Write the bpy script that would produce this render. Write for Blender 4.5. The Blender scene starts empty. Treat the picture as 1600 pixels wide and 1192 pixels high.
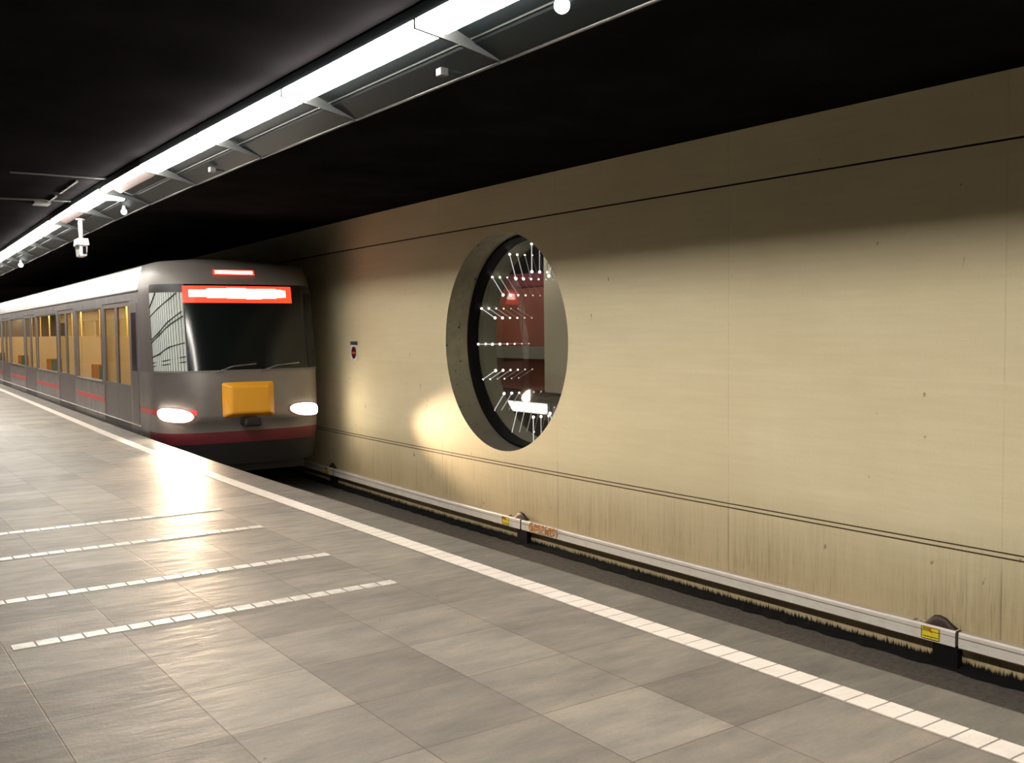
import bpy, bmesh, math, random
from mathutils import Vector, Matrix
random.seed(7)
S = bpy.context.scene
PI = math.pi

# ---------------------------------------------------------------- camera, world, exposure
FPX, YAW, PITCH, ROLL = 1554.2, 0.61405, -0.0517, -0.01077
CAMH = 1.6
f_ = Vector((math.sin(YAW)*math.cos(PITCH), math.cos(YAW)*math.cos(PITCH), math.sin(PITCH)))
r_ = Vector((math.cos(YAW), -math.sin(YAW), 0)); u_ = r_.cross(f_)
r2 = r_*math.cos(ROLL)+u_*math.sin(ROLL); u2 = -r_*math.sin(ROLL)+u_*math.cos(ROLL)
cd = bpy.data.cameras.new('camera'); cam = bpy.data.objects.new('camera', cd)
S.collection.objects.link(cam); S.camera = cam
cd.sensor_width = 36; cd.sensor_fit = 'HORIZONTAL'; cd.lens = FPX/1600*36
cd.clip_start = 0.05; cd.clip_end = 300
mw = Matrix((r2, u2, -f_)).transposed().to_4x4(); mw.translation = Vector((0, 0, CAMH))
cam.matrix_world = mw
w = bpy.data.worlds.new('world'); S.world = w; w.use_nodes = True
w.node_tree.nodes['Background'].inputs[0].default_value = (0.5, 0.45, 0.42, 1)
w.node_tree.nodes['Background'].inputs[1].default_value = 0.003
S.view_settings.view_transform = 'Standard'; S.view_settings.look = 'None'
S.view_settings.gamma = 1; S.view_settings.use_curve_mapping = False
S.view_settings.exposure = 0.0
LAMP = 64.0           # radiance of the fluorescent diffusers
HEAD = 110.0           # radiance of the train's head lamps

# ---------------------------------------------------------------- helpers
def bend(y):          # the station curves gently to the right further on
    v = (y-11.8)/1.5
    return 0.045*1.5*(math.log1p(math.exp(v)) if v < 30 else v)
def slope(y): return (bend(y+.5)-bend(y-.5))
def bp(p): return (p[0]+bend(p[1]), p[1], p[2])

class MB:
    """collects shapes and links them as ONE mesh object"""
    def __init__(s, bent=False): s.v = []; s.f = []; s.bent = bent
    def add(s, vs, fs):
        n = len(s.v); s.v += [tuple(p) for p in vs]; s.f += [tuple(i+n for i in q) for q in fs]; return s
    def box(s, x0, x1, y0, y1, z0, z1, step=None):
        if step is None: ys = [y0, y1]
        else:
            n = max(1, int(round((y1-y0)/step))); ys = [y0+(y1-y0)*i/n for i in range(n+1)]
        s.prism([(x0, z0), (x1, z0), (x1, z1), (x0, z1)], ys); return s
    def prism(s, prof, ys, cap=True):      # closed profile in x,z swept along y
        n = len(prof); vs = [(p[0], y, p[1]) for y in ys for p in prof]; fs = []
        for k in range(len(ys)-1):
            for i in range(n):
                j = (i+1) % n; fs.append((k*n+i, k*n+j, (k+1)*n+j, (k+1)*n+i))
        if cap:
            fs.append(tuple(range(n))[::-1]); fs.append(tuple((len(ys)-1)*n+i for i in range(n)))
        s.add(vs, fs); return s
    def strip(s, prof, ys):                # open profile in x,z swept along y
        n = len(prof); vs = [(p[0], y, p[1]) for y in ys for p in prof]; fs = []
        for k in range(len(ys)-1):
            for i in range(n-1): fs.append((k*n+i, k*n+i+1, (k+1)*n+i+1, (k+1)*n+i))
        s.add(vs, fs); return s
    def tube(s, pts, r, n=8, r2=None):
        pts = [Vector(p) for p in pts]; vs = []; fs = []
        up = Vector((0, 0, 1))
        for k, p in enumerate(pts):
            d = (pts[min(k+1, len(pts)-1)]-pts[max(k-1, 0)]).normalized()
            a = d.cross(up)
            if a.length < 1e-3: a = d.cross(Vector((1, 0, 0)))
            a.normalize(); b = d.cross(a)
            rr = r if r2 is None else r+(r2-r)*k/(len(pts)-1)
            for i in range(n):
                t = 2*PI*i/n; vs.append(p+a*math.cos(t)*rr+b*math.sin(t)*rr)
        for k in range(len(pts)-1):
            for i in range(n):
                j = (i+1) % n; fs.append((k*n+i, k*n+j, (k+1)*n+j, (k+1)*n+i))
        fs.append(tuple(range(n))); fs.append(tuple((len(pts)-1)*n+i for i in range(n))[::-1])
        s.add(vs, fs); return s
    def ball(s, c, r, n=10, m=6, sx=1, sy=1, sz=1, half=False):
        vs = []; fs = []
        for k in range(m+1):
            ph = (PI/2 if half else PI)*k/m
            for i in range(n):
                t = 2*PI*i/n
                vs.append((c[0]+r*sx*math.sin(ph)*math.cos(t), c[1]+r*sy*math.sin(ph)*math.sin(t), c[2]+r*sz*math.cos(ph)))
        for k in range(m):
            for i in range(n):
                j = (i+1) % n; fs.append((k*n+i, (k+1)*n+i, (k+1)*n+j, k*n+j))
        s.add(vs, fs); return s
    def grid(s, rows):                     # rows of points
        n = len(rows[0]); vs = [p for r in rows for p in r]; fs = []
        for k in range(len(rows)-1):
            for i in range(n-1): fs.append((k*n+i, k*n+i+1, (k+1)*n+i+1, (k+1)*n+i))
        s.add(vs, fs); return s
    def build(s, name, mat, parent=None, bevel=0, smooth=False, solid=0):
        vs = [bp(p) for p in s.v] if s.bent else s.v
        xs = [p[0] for p in vs]; ys = [p[1] for p in vs]; zs = [p[2] for p in vs]
        o = Vector(((min(xs)+max(xs))/2, (min(ys)+max(ys))/2, min(zs)))
        me = bpy.data.meshes.new(name)
        me.from_pydata([(p[0]-o.x, p[1]-o.y, p[2]-o.z) for p in vs], [], s.f)
        bm = bmesh.new(); bm.from_mesh(me); bmesh.ops.remove_doubles(bm, verts=bm.verts, dist=1e-5)
        bmesh.ops.recalc_face_normals(bm, faces=bm.faces); bm.to_mesh(me); bm.free()
        if smooth:
            for q in me.polygons: q.use_smooth = True
        me.materials.append(mat)
        ob = bpy.data.objects.new(name, me); S.collection.objects.link(ob)
        if parent is not None:
            ob.parent = parent
            # child vertices are given in the frame of the top-level thing
            off = Vector(parent.get('_org', (0, 0, 0))) ; ob.location = o-off
        else: ob.location = o
        ob['_org'] = tuple(o)
        if bevel:
            m = ob.modifiers.new('bevel', 'BEVEL'); m.width = bevel; m.segments = 2; m.limit_method = 'ANGLE'
        if solid:
            m = ob.modifiers.new('solid', 'SOLIDIFY'); m.thickness = solid; m.offset = 0
        return ob

def tag(o, label=None, cat=None, group=None, kind=None):
    if label: o['label'] = label
    if cat: o['category'] = cat
    if group: o['group'] = group
    if kind: o['kind'] = kind
    return o
def empty(name, loc, rz=0, local=False):
    o = bpy.data.objects.new(name, None); S.collection.objects.link(o)
    o.location = loc; o.rotation_euler = (0, 0, rz); o.empty_display_size = .2
    o['_org'] = (0, 0, 0) if local else tuple(loc)
    return o
def copy_tree(o, parent=None):
    c = o.copy(); S.collection.objects.link(c)
    if parent is not None: c.parent = parent
    for ch in list(o.children): copy_tree(ch, c)
    return c

# ---------------------------------------------------------------- materials
def mat(name, col=(.5, .5, .5), rough=.5, metal=0, emis=None, estr=0, spec=.5):
    m = bpy.data.materials.new(name); m.use_nodes = True
    b = m.node_tree.nodes['Principled BSDF']
    b.inputs['Base Color'].default_value = (*col, 1); b.inputs['Roughness'].default_value = rough
    b.inputs['Metallic'].default_value = metal; b.inputs['Specular IOR Level'].default_value = spec
    if emis: b.inputs['Emission Color'].default_value = (*emis, 1); b.inputs['Emission Strength'].default_value = estr
    return m
class NT:
    def __init__(s, m): s.m = m; s.t = m.node_tree; s.b = s.t.nodes['Principled BSDF']
    def n(s, typ, **kw):
        x = s.t.nodes.new('ShaderNode'+typ)
        for k, v in kw.items():
            if k.startswith('_'): x.inputs[int(k[1:])].default_value = v
            else: setattr(x, k, v)
        return x
    def l(s, a, b): s.t.links.new(a, b)
    def pos(s): return s.n('NewGeometry').outputs['Position']
    def sep(s, v):
        x = s.n('SeparateXYZ'); s.l(v, x.inputs[0]); return x.outputs
    def math(s, op, a, b=None, c=None, clamp=False):
        x = s.n('Math', operation=op, use_clamp=clamp)
        for i, q in enumerate((a, b, c)):
            if q is None: continue
            if isinstance(q, (int, float)): x.inputs[i].default_value = q
            else: s.l(q, x.inputs[i])
        return x.outputs[0]
    def noise(s, vec, scale=5, detail=4, rough=.55, sc=None, loc=None):
        if sc or loc:
            mp = s.n('Mapping'); s.l(vec, mp.inputs[0])
            if sc: mp.inputs['Scale'].default_value = sc
            if loc: mp.inputs['Location'].default_value = loc
            vec = mp.outputs[0]
        x = s.n('TexNoise'); s.l(vec, x.inputs['Vector'])
        x.inputs['Scale'].default_value = scale; x.inputs['Detail'].default_value = detail; x.inputs['Roughness'].default_value = rough
        return x.outputs['Fac']
    def ramp(s, v, lo, hi, a=0., b=1.):
        x = s.n('MapRange', clamp=True); s.l(v, x.inputs[0])
        for i, q in enumerate((lo, hi, a, b)): x.inputs[i+1].default_value = q
        return x.outputs[0]
    def mix(s, fac, a, b, mode='MIX'):
        x = s.n('Mix', data_type='RGBA', blend_type=mode)
        for i, q in ((0, fac), (6, a), (7, b)):
            if isinstance(q, (int, float)): x.inputs[i].default_value = q
            elif isinstance(q, tuple): x.inputs[i].default_value = (*q, 1) if len(q) == 3 else q
            else: s.l(q, x.inputs[i])
        return x.outputs[2]
    def bump(s, h, strength=.3, dist=.01):
        x = s.n('Bump'); x.inputs['Strength'].default_value = strength; x.inputs['Distance'].default_value = dist
        s.l(h, x.inputs['Height']); s.l(x.outputs[0], s.b.inputs['Normal']); return x
    def col(s, c): s.l(c, s.b.inputs['Base Color'])
    def rgh(s, c): s.l(c, s.b.inputs['Roughness'])

M = {}
# platform slabs
def slab_mat(name, x0, y0, bw, bh, c1, c2, mort):
    m = mat(name, (.2, .19, .175), .5, spec=.17); t = NT(m); p = t.pos()
    mp = t.n('Mapping'); t.l(p, mp.inputs[0]); mp.inputs['Location'].default_value = (-x0, -y0, 0)
    br = t.n('TexBrick', offset=0.0, squash=1.0); t.l(mp.outputs[0], br.inputs['Vector'])
    br.inputs['Scale'].default_value = 1; br.inputs['Brick Width'].default_value = bw; br.inputs['Row Height'].default_value = bh
    br.inputs['Mortar Size'].default_value = .0035; br.inputs['Mortar Smooth'].default_value = .3; br.inputs['Bias'].default_value = 0
    br.inputs['Color1'].default_value = (*c1, 1); br.inputs['Color2'].default_value = (*c2, 1); br.inputs['Mortar'].default_value = (*mort, 1)
    n1 = t.noise(p, 2.2, 6, .6, sc=(1, 2.6, 1)); n2 = t.noise(p, 60, 3, .7); n3 = t.noise(p, 9, 4, .6, sc=(.5, 1.5, 1), loc=(3, 1, 0))
    c = t.mix(t.ramp(n1, .3, .7), (.74, .74, .75), (1.2, 1.16, 1.09))
    c = t.mix(1., br.outputs['Color'], c, 'MULTIPLY')
    c = t.mix(t.ramp(n2, .3, .75, 0, .35), c, t.mix(1., c, (.55, .55, .55), 'MULTIPLY'))
    spots = t.ramp(t.noise(p, 14, 2, .5, loc=(7, 3, 0)), .73, .78, 0, .55)
    c = t.mix(spots, c, (.05, .045, .04)); t.col(c)
    t.rgh(t.ramp(n3, .3, .7, .44, .60))
    h = t.math('ADD', t.math('MULTIPLY', n3, .7), t.math('MULTIPLY', n2, .12))
    h = t.math('SUBTRACT', h, t.math('MULTIPLY', br.outputs['Fac'], .4))
    t.bump(h, .55, .016); return m
M['floor'] = slab_mat('slate_slabs', .195, 4.39-.565*20, .5580, .565, (.158, .141, .121), (.244, .220, .189), (.13, .095, .08))
M['edge'] = slab_mat('edge_slabs', 3.0, 3.40-.9*20, 2.0, .9, (.135, .123, .106), (.16, .147, .128), (.2, .17, .15))
m = M['tile'] = mat('white_guide_tiles', (.78, .74, .68), .35); t = NT(m); p = t.pos()
n1 = t.noise(p, 7, 4); n2 = t.noise(p, 90, 2)
t.col(t.mix(t.ramp(n1, .35, .75, 0, .5), (.66, .59, .53), (.48, .43, .38)))
vo = t.n('TexVoronoi'); t.l(p, vo.inputs['Vector']); vo.inputs['Scale'].default_value = 32; vo.inputs['Randomness'].default_value = 0
t.bump(t.math('ADD', t.ramp(vo.outputs['Distance'], .2, .5, 1, 0), n2), .5, .004)
M['tileb'] = mat('white_flat_tiles', (.62, .59, .53), .4); t = NT(M['tileb']); p = t.pos()
t.col(t.mix(t.ramp(t.noise(p, 12, 5, .65), .4, .7), (.56, .52, .46), (.30, .27, .24)))
# painted concrete wall
m = M['wall'] = mat('beige_concrete', (.6, .53, .32), .6, spec=.15); t = NT(m); p = t.pos(); X, Y, Z = t.sep(p)
big = t.noise(p, .9, 3, .5, sc=(1, .6, 1.5)); fine = t.noise(p, 40, 4, .7); streak = t.noise(p, 1, 4, .6, sc=(1, 26, 1.1))
streak2 = t.noise(p, 1, 3, .6, sc=(1, 60, 3.2), loc=(0, 5, 1))
hs = t.noise(p, 1, 4, .6, sc=(1, 1.2, 20))
c = t.mix(t.ramp(big, .3, .7), (.76, .66, .42), (.84, .74, .49))
c = t.mix(t.ramp(hs, .35, .7, 0, .25), c, (.66, .56, .36))
c = t.mix(t.ramp(fine, .3, .8, 0, .15), c, (.55, .45, .28))
# brake dust climbing up from the track, in vertical streaks
low = t.ramp(Z, -.85, .05, 1, 0)
patch = t.ramp(t.noise(p, 1.6, 4, .6, sc=(1, 1, .6)), .36, .62, .15, 1.15)
dm = t.math('MULTIPLY', t.math('MULTIPLY', low, t.ramp(streak, .35, .62)), patch, clamp=True)
c = t.mix(t.math('MULTIPLY', dm, .55), c, (.26, .19, .10))
dm2 = t.math('MULTIPLY', t.ramp(Z, -.80, -.22, 1, 0), t.math('MULTIPLY', patch, t.ramp(streak2, .53, .66)), clamp=True)
c = t.mix(t.math('MULTIPLY', dm2, .75), c, (.12, .09, .055))
c = t.mix(t.ramp(Z, -.80, .15, .75, 0.0), c, (.42, .325, .185))
soot_shade = t.ramp(t.math('ADD', Z, t.math('MULTIPLY', streak2, .14)), -.945, -.915, 1, 0)
c = t.mix(soot_shade, c, (.006, .006, .005))
# cast joints
ym = t.math('PINGPONG', t.math('SUBTRACT', Y, 3.9), 1.352)
seam = t.math('MULTIPLY', t.ramp(ym, 0, .010, 1, 0), t.ramp(t.noise(p, 3, 3), .35, .6, .25, 1))
seam = t.math('MULTIPLY', seam, t.ramp(Z, -.25, .1, 1.2, .28))
c = t.mix(t.math('MULTIPLY', seam, .55), c, (.14, .11, .07))
zs = t.ramp(t.math('ABSOLUTE', t.math('SUBTRACT', Z, 1.17)), 0, .02, 1, 0)
c = t.mix(t.math('MULTIPLY', zs, .2), c, (.88, .80, .58))
spot = t.ramp(t.noise(p, 5, 2, .5, sc=(1, 2, 1)), .745, .77, 0, .6)
c = t.mix(spot, c, (.16, .10, .06)); t.col(c)
t.bump(t.math('ADD', t.math('MULTIPLY', fine, .4), t.math('SUBTRACT', hs, seam)), .22, .008)
m = M['reveal'] = mat('stained_reveal', (.4, .37, .24), .6); t = NT(m); p = t.pos(); X, Y, Z = t.sep(p)
n1 = t.noise(p, 5, 5, .65)
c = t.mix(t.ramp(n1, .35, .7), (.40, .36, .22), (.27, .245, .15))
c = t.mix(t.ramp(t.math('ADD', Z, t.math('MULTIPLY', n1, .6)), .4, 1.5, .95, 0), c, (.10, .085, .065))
c = t.mix(t.ramp(t.noise(p, 12, 2), .68, .72), c, (.05, .04, .03)); t.col(c); t.bump(n1, .3, .01)
m = M['groove'] = mat('groove_paint', (.10, .06, .035), .8)
m = M['ceil'] = mat('black_ceiling', (.004, .004, .0045), .9, spec=0); t = NT(m); p = t.pos()
t.col(t.mix(t.ramp(t.noise(p, 1.2, 4), .3, .7), (.0085, .0078, .0086), (.0145, .0135, .0145)))
M['dark'] = mat('dark_concrete', (.02, .018, .017), .8, spec=.1)
m = M['bed'] = mat('oily_track_bed', (.05, .045, .04), .8); t = NT(m); p = t.pos()
t.col(t.mix(t.ramp(t.noise(p, 18, 5, .7), .3, .7), (.035, .03, .026), (.095, .085, .075))); t.bump(t.noise(p, 40, 3), .5, .02)
M['soot_shade'] = mat('black_soot_shade', (.006, .006, .006), .95, spec=.1)
M['steel'] = mat('rail_steel', (.28, .26, .24), .35, 1)
m = M['cover'] = mat('white_plastic_cover', (.66, .62, .56), .45); t = NT(m); p = t.pos(); X, Y, Z = t.sep(p)
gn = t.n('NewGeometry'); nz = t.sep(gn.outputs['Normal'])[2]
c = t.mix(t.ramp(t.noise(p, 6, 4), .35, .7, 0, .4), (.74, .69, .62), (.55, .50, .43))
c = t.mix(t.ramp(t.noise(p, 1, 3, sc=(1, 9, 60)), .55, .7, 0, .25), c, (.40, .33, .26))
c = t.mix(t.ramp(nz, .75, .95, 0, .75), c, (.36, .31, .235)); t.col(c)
M['cover_edge'] = mat('dark_cover_seam', (.10, .065, .045), .8)
M['black'] = mat('black_metal', (.004, .004, .004), .7, spec=.15)
M['rust'] = mat('brown_insulator', (.035, .016, .012), .55)
M['dust'] = mat('grey_debris', (.16, .13, .11), .9)
M['yellow'] = mat('yellow_sticker', (.83, .66, .03), .5); M['ink'] = mat('black_ink', (.02, .015, .01), .6)
M['redink'] = mat('red_ink', (.65, .08, .02), .5); M['orange'] = mat('orange_spray_paint', (.62, .27, .05), .6)
M['rubber'] = mat('black_rubber', (.002, .002, .002), .6, spec=.15)
M['frost'] = mat('lamp_diffuser', (.9, .9, .9), .4, emis=(1, .945, .86), estr=LAMP)
M['tube'] = mat('bare_tube', (.9, .9, .9), .4, emis=(1, .945, .86), estr=LAMP*1.2)
M['hood'] = mat('grey_lamp_hood', (.005, .008, .009), .5, 0, spec=.18)
M['lip'] = mat('hood_lip', (.06, .056, .053), .4, .3)
M['fin'] = mat('grey_fin', (.04, .043, .043), .6, spec=.2)
M['bead'] = mat('dull_bead', (.014, .014, .013), .6, spec=.2)
M['pinkpanel'] = mat('pink_reflector', (.055, .038, .035), .6)
M['white'] = mat('white_enamel', (.82, .82, .82), .35)
M['bulb'] = mat('globe_lamp', (.9, .9, .9), .3, emis=(.8, 1, .92), estr=6)
M['camlens'] = mat('camera_window', (.01, .01, .012), .1)
M['thinrail'] = mat('dull_conduit', (.05, .048, .045), .6)

# ---------------------------------------------------------------- structure
FAR = 62.
def rng(a, b, st=1.0):
    n = max(1, int(round((b-a)/st))); return [a+(b-a)*i/n for i in range(n+1)]
ysL = rng(-5, FAR, 1.0)
def struct(o): o['kind'] = 'structure'; return o
EDGE = 4.03
b = MB(True); b.prism([(-6, -1.3), (3.70, -1.3), (3.70, 0), (-6, 0)], ysL); struct(b.build('floor', M['floor']))
b = MB(True); b.prism([(3.70, -1.3), (EDGE-.12, -1.3), (EDGE-.12, -.1), (EDGE, -.1), (EDGE, -.008), (EDGE-.008, 0), (3.70, 0)], ysL)
struct(b.build('trim_1', M['edge']))
b = MB(True); b.box(EDGE-.12, 7.6, -5, FAR, -1.35, -1.06, 1.0); struct(b.build('track_bed', M['bed']))
b = MB(); rows = []      # black strip along the wall foot: grime plus the rail cover's shadow
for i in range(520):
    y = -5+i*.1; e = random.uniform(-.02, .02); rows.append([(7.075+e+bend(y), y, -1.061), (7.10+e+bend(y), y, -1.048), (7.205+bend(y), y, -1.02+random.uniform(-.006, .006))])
b.grid(rows); struct(b.build('grime_shade_strip', M['soot_shade']))
b = MB(True); b.prism([(-6, 3.45), (9.6, 3.45), (9.6, 3.7), (-6, 3.7)], ysL); struct(b.build('ceiling', M['ceil']))
b = MB(True); b.box(-6.2, -6, -5, FAR, -.0, 3.45, 1.0); struct(b.build('wall_left', M['dark']))
b = MB(); b.box(-6.2, 7.6, -5.2, -5, -1.3, 3.5); struct(b.build('wall_back', M['dark']))
b = MB(); b.box(-4, 11, FAR, FAR+.2, -1.3, 3.5); struct(b.build('wall_front', M['dark']))

# right wall with real grooves and a round opening
W = 7.2; HC = (10.48, 1.445); HR = 1.395; GD = .014
b = MB(True)
b.strip([(W, -1.3), (W, -.145), (W+GD, -.145), (W+GD, -.130), (W, -.130), (W, -.106), (W+GD, -.106), (W+GD, -.092), (W, -.092), (W, -.02)], ysL)
b.strip([(W, 2.92), (W, 2.943), (W+.03, 2.943), (W+.03, 2.962), (W-.004, 2.962), (W-.004, 3.45)], ysL)
HY0, HY1 = 9.0, 12.0
zl = [-.02, .5, 1, 1.5, 2, 2.5, 2.92]
for yy in (rng(-5, HY0, 1.0), rng(HY1, FAR, 1.0)):
    b.strip([(W, z) for z in zl], yy)
N = 96
per = []
for k in range(N):
    a = 2*PI*k/N; c, s = math.cos(a), math.sin(a)
    hy = 1.48 if c < 0 else HY1-HC[0]; hz = (2.92-HC[1]) if s > 0 else HC[1]+.02
    k1 = min(hy/abs(c) if abs(c) > 1e-6 else 9e9, hz/abs(s) if abs(s) > 1e-6 else 9e9)
    per.append((HC[0]+c*k1, HC[1]+s*k1))
# corners exactly
for cy, cz in ((HY0, -.02), (HY0, 2.92), (HY1, -.02), (HY1, 2.92)):
    k = min(range(N), key=lambda i: (per[i][0]-cy)**2+(per[i][1]-cz)**2); per[k] = (cy, cz)
rings = []
for j in range(5):
    q = j/4
    rings.append([(W, HC[0]+HR*math.cos(2*PI*k/N)*(1-q)+(per[k][0]-HC[0])*q, HC[1]+HR*math.sin(2*PI*k/N)*(1-q)+(per[k][1]-HC[1])*q) for k in range(N)]+[])
    rings[-1].append(rings[-1][0])
b.grid(rings)
wall = struct(b.build('wall_right', M['wall']))
def ringrow(x, r, n=N, cy=HC[0], cz=HC[1]):
    return [(x, cy+r*math.cos(2*PI*k/n), cz+r*math.sin(2*PI*k/n)) for k in range(n+1)]
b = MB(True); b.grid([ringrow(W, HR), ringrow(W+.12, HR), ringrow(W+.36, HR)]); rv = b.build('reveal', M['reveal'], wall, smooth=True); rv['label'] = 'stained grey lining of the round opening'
b = MB(True)
for z0, z1 in ((-.146, -.129), (-.107, -.091)): b.box(W+GD-.003, W+GD+.002, -5, FAR, z0, z1, 1.0)
b.build('groove_line', M['groove'], wall)['label'] = 'brown double groove low on the wall'
b = MB(True); b.box(W+.027, W+.033, -5, FAR, 2.942, 2.963, 1.0); b.build('groove_line', M['soot_shade'], wall)['label'] = 'dark groove high on the wall'

# round window: rubber ring and pane
win = empty('window_1', (W+.5, HC[0], HC[1]-HR)); win['kind'] = 'structure'
b = MB(True); b.grid([ringrow(W+.355, HR+.0), ringrow(W+.35, HR-.035), ringrow(W+.40, HR-.05), ringrow(W+.50, HR-.065), ringrow(W+.50, HR+.02), ringrow(W+.355, HR+.0)])
b.build('window_frame', M['rubber'], win, smooth=False)
g = bpy.data.materials.new('window_glass'); g.use_nodes = True; nt = g.node_tree; nt.nodes.clear()
o = nt.nodes.new('ShaderNodeOutputMaterial'); mx = nt.nodes.new('ShaderNodeMixShader'); tr = nt.nodes.new('ShaderNodeBsdfTransparent'); gl = nt.nodes.new('ShaderNodeBsdfGlossy')
gl.inputs['Roughness'].default_value = .03; tr.inputs[0].default_value = (.93, .92, .88, 1); mx.inputs[0].default_value = .07
nt.links.new(tr.outputs[0], mx.inputs[1]); nt.links.new(gl.outputs[0], mx.inputs[2]); nt.links.new(mx.outputs[0], o.inputs[0]); M['glass'] = g
b = MB(True); b.grid([[(W+.47, HC[0], HC[1])]*(N+1), ringrow(W+.47, HR-.06), ringrow(W+.478, HR-.06), [(W+.478, HC[0], HC[1])]*(N+1)])
b.build('glass_pane', M['glass'], win)

# room added behind the round window: reflections in its glass built as things
M['niche'] = mat('added_niche_lining', (.20, .195, .14), .6); M['added_nicheroom'] = mat('added_niche_room_paint', (.06, .06, .055), .7)
b = MB(True); b.grid([ringrow(W+.52, HR-.06), ringrow(W+.80, HR-.06)]); b.grid([ringrow(W+.80, HR-.06), ringrow(W+.80, HR+.6)])
struct(b.build('added_niche_lining', M['niche'], smooth=False))
b = MB(True)
x0, x1, y0, y1, z0, z1 = W+.8, 10.3, 8.6, 17.0, -.6, 3.40
vs = [(x0, y0, z0), (x1, y0, z0), (x1, y1, z0), (x0, y1, z0), (x0, y0, z1), (x1, y0, z1), (x1, y1, z1), (x0, y1, z1)]
b.add(vs, [(0, 1, 2, 3), (4, 5, 6, 7), (0, 1, 5, 4), (1, 2, 6, 5), (2, 3, 7, 6)])
struct(b.build('added_niche_room', M['added_nicheroom']))
M['redpanel'] = mat('red_panel', (.48, .13, .10), .5); t = NT(M['redpanel']); p = t.pos()
t.col(t.mix(t.ramp(t.noise(p, 1.5, 3), .3, .7), (.42, .15, .11), (.30, .11, .095)))
pn = empty('reflected_red_cabinet', (9.75, 13.4, .6))  # red reflection in the glass, built as a cabinet
b = MB(); b.box(9.6, 10.0, 12.2, 13.29, .62, 2.3); b.build('door', M['redpanel'], pn)  # part of the red reflection, built as a cabinet door
b = MB(); b.box(9.6, 10.0, 13.31, 14.9, .62, 2.3); b.build('door', M['redpanel'], pn)  # part of the red reflection, built as a cabinet door
b = MB(); b.box(9.58, 10.0, 12.2, 14.9, 2.3, 2.52); b.build('reflected_top_panel', mat('reflected_dark_red_top', (.22, .06, .08), .5), pn)
tag(pn, 'red reflection in the round window, built as a cabinet behind the glass', 'cabinet')
b = MB(); b.box(9.38, 9.5, 12.0, 15.2, 1.14, 1.33); tag(b.build('reflected_cross_beam', mat('reflected_grey_beam', (.26, .27, .25), .5)), 'grey horizontal part of the reflection in the round window, built as a beam', 'beam')
b = MB(); b.box(9.15, 9.37, 11.35, 12.12, .64, 3.38); tag(b.build('reflected_column', mat('reflected_pale_column', (.56, .52, .43), .6), bevel=.01), 'pale upright reflection in the round glass, built as a square column behind it', 'column')
b = MB(); b.box(8.95, 10.25, 11.0, 15.4, -.6, .60); tag(b.build('added_plinth', mat('added_dark_plinth', (.07, .065, .06), .4)), 'dark plinth added under the reflected red cabinet and pale column', 'plinth')
nl = empty('added_strip_light', (8.9, 12.6, .34))  # bright streak low in the glass, built as an added lamp
b = MB(); b.box(8.90, 8.95, 11.72, 13.05, .34, .50); b.build('housing', M['white'], nl)
b = MB(); b.box(8.86, 8.905, 11.74, 13.03, .37, .48); b.build('tube', mat('streak_tube', (.9, .9, .9), .4, emis=(1, .93, .82), estr=7), nl, bevel=.015)
tag(nl, 'glaring horizontal streak low in the round window, built as an added strip light', 'lamp')
nl = empty('added_strip_light', (8.3, 12.6, 3.3))  # added unseen lamp that brightens the room behind the glass
b = MB(); b.box(8.25, 8.45, 11.6, 13.8, 3.34, 3.40); b.build('housing', M['white'], nl)
b = MB(); b.box(8.27, 8.43, 11.62, 13.78, 3.31, 3.34); b.build('tube', mat('added_top_tube', (.9, .9, .9), .4, emis=(1, .95, .85), estr=22), nl)
tag(nl, 'unseen strip light added to brighten the room behind the round window', 'lamp')

# ring of light rods; its reflections are built as dimmer rings behind
sc = empty('rod_reflection_display', (W+.5, HC[0], HC[1]-1.3))
fall = [1, .62, .40, .22, .12, .07]
for L in range(6):
    x = W+.50+.126*L
    mr = mat('rod_glow_%d' % L, (.5, .5, .5), .4, emis=(.88, .88, 1), estr=[.85, .42, .16, .07, .04, .02][L])
    md = mat('dot_glow_%d' % L, (.8, .8, .8), .4, emis=(1, .93, .9), estr=[9, 5, 3, 1.7, .9, .5][L])
    for k in range(16):
        a = 2*PI*k/16; c, s = math.cos(a), math.sin(a)
        p0 = (x, HC[0]+1.33*c, HC[1]-.04+1.31*s); p1 = (x, HC[0]+.96*c, HC[1]-.04+.95*s)
        rod = MB(True).tube([p0, p1], .0065 if L < 3 else .003, 6).build('rod_or_reflection', mr, sc)
        rr = .016*(1 if L < 2 else .8 if L < 4 else .62)
        MB(True).ball(p0, rr, 8, 5).build('bulb', md, rod, smooth=True)  # bulbs of the deeper rings stand for reflections
        MB(True).ball(p1, rr*1.15, 8, 5).build('bulb', md, rod, smooth=True)
tag(sc, 'ring of glowing rods with white light dots behind the round window, reflections built as deeper rings', 'light display')

# notice on the wall by the train
nn = empty('wall_notice', (W-.01, 14.9, 1.12))
b = MB(True); b.box(W-.012, W-.001, 14.80, 15.06, 1.13, 1.38); b.build('plate', M['white'], nn)
b = MB(True); b.box(W-.016, W-.010, 14.80, 15.06, 1.385, 1.44); b.build('header', mat('slate_header', (.06, .09, .09), .5), nn)
b = MB(True); b.grid([[(W-.015, 14.93, 1.255)]*25, [(W-.015, 14.93+.095*math.cos(2*PI*i/24), 1.255+.10*math.sin(2*PI*i/24)) for i in range(25)]]); b.build('roundel', mat('dark_red_roundel', (.10, .008, .008), .5), nn)
b = MB(True); b.box(W-.019, W-.016, 14.86, 15.0, 1.235, 1.268); b.build('bar', mat('orange_bar', (.55, .16, .05), .5), nn)
tag(nn, 'small white notice with dark red roundel on the beige wall beside the train', 'sign')

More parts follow.
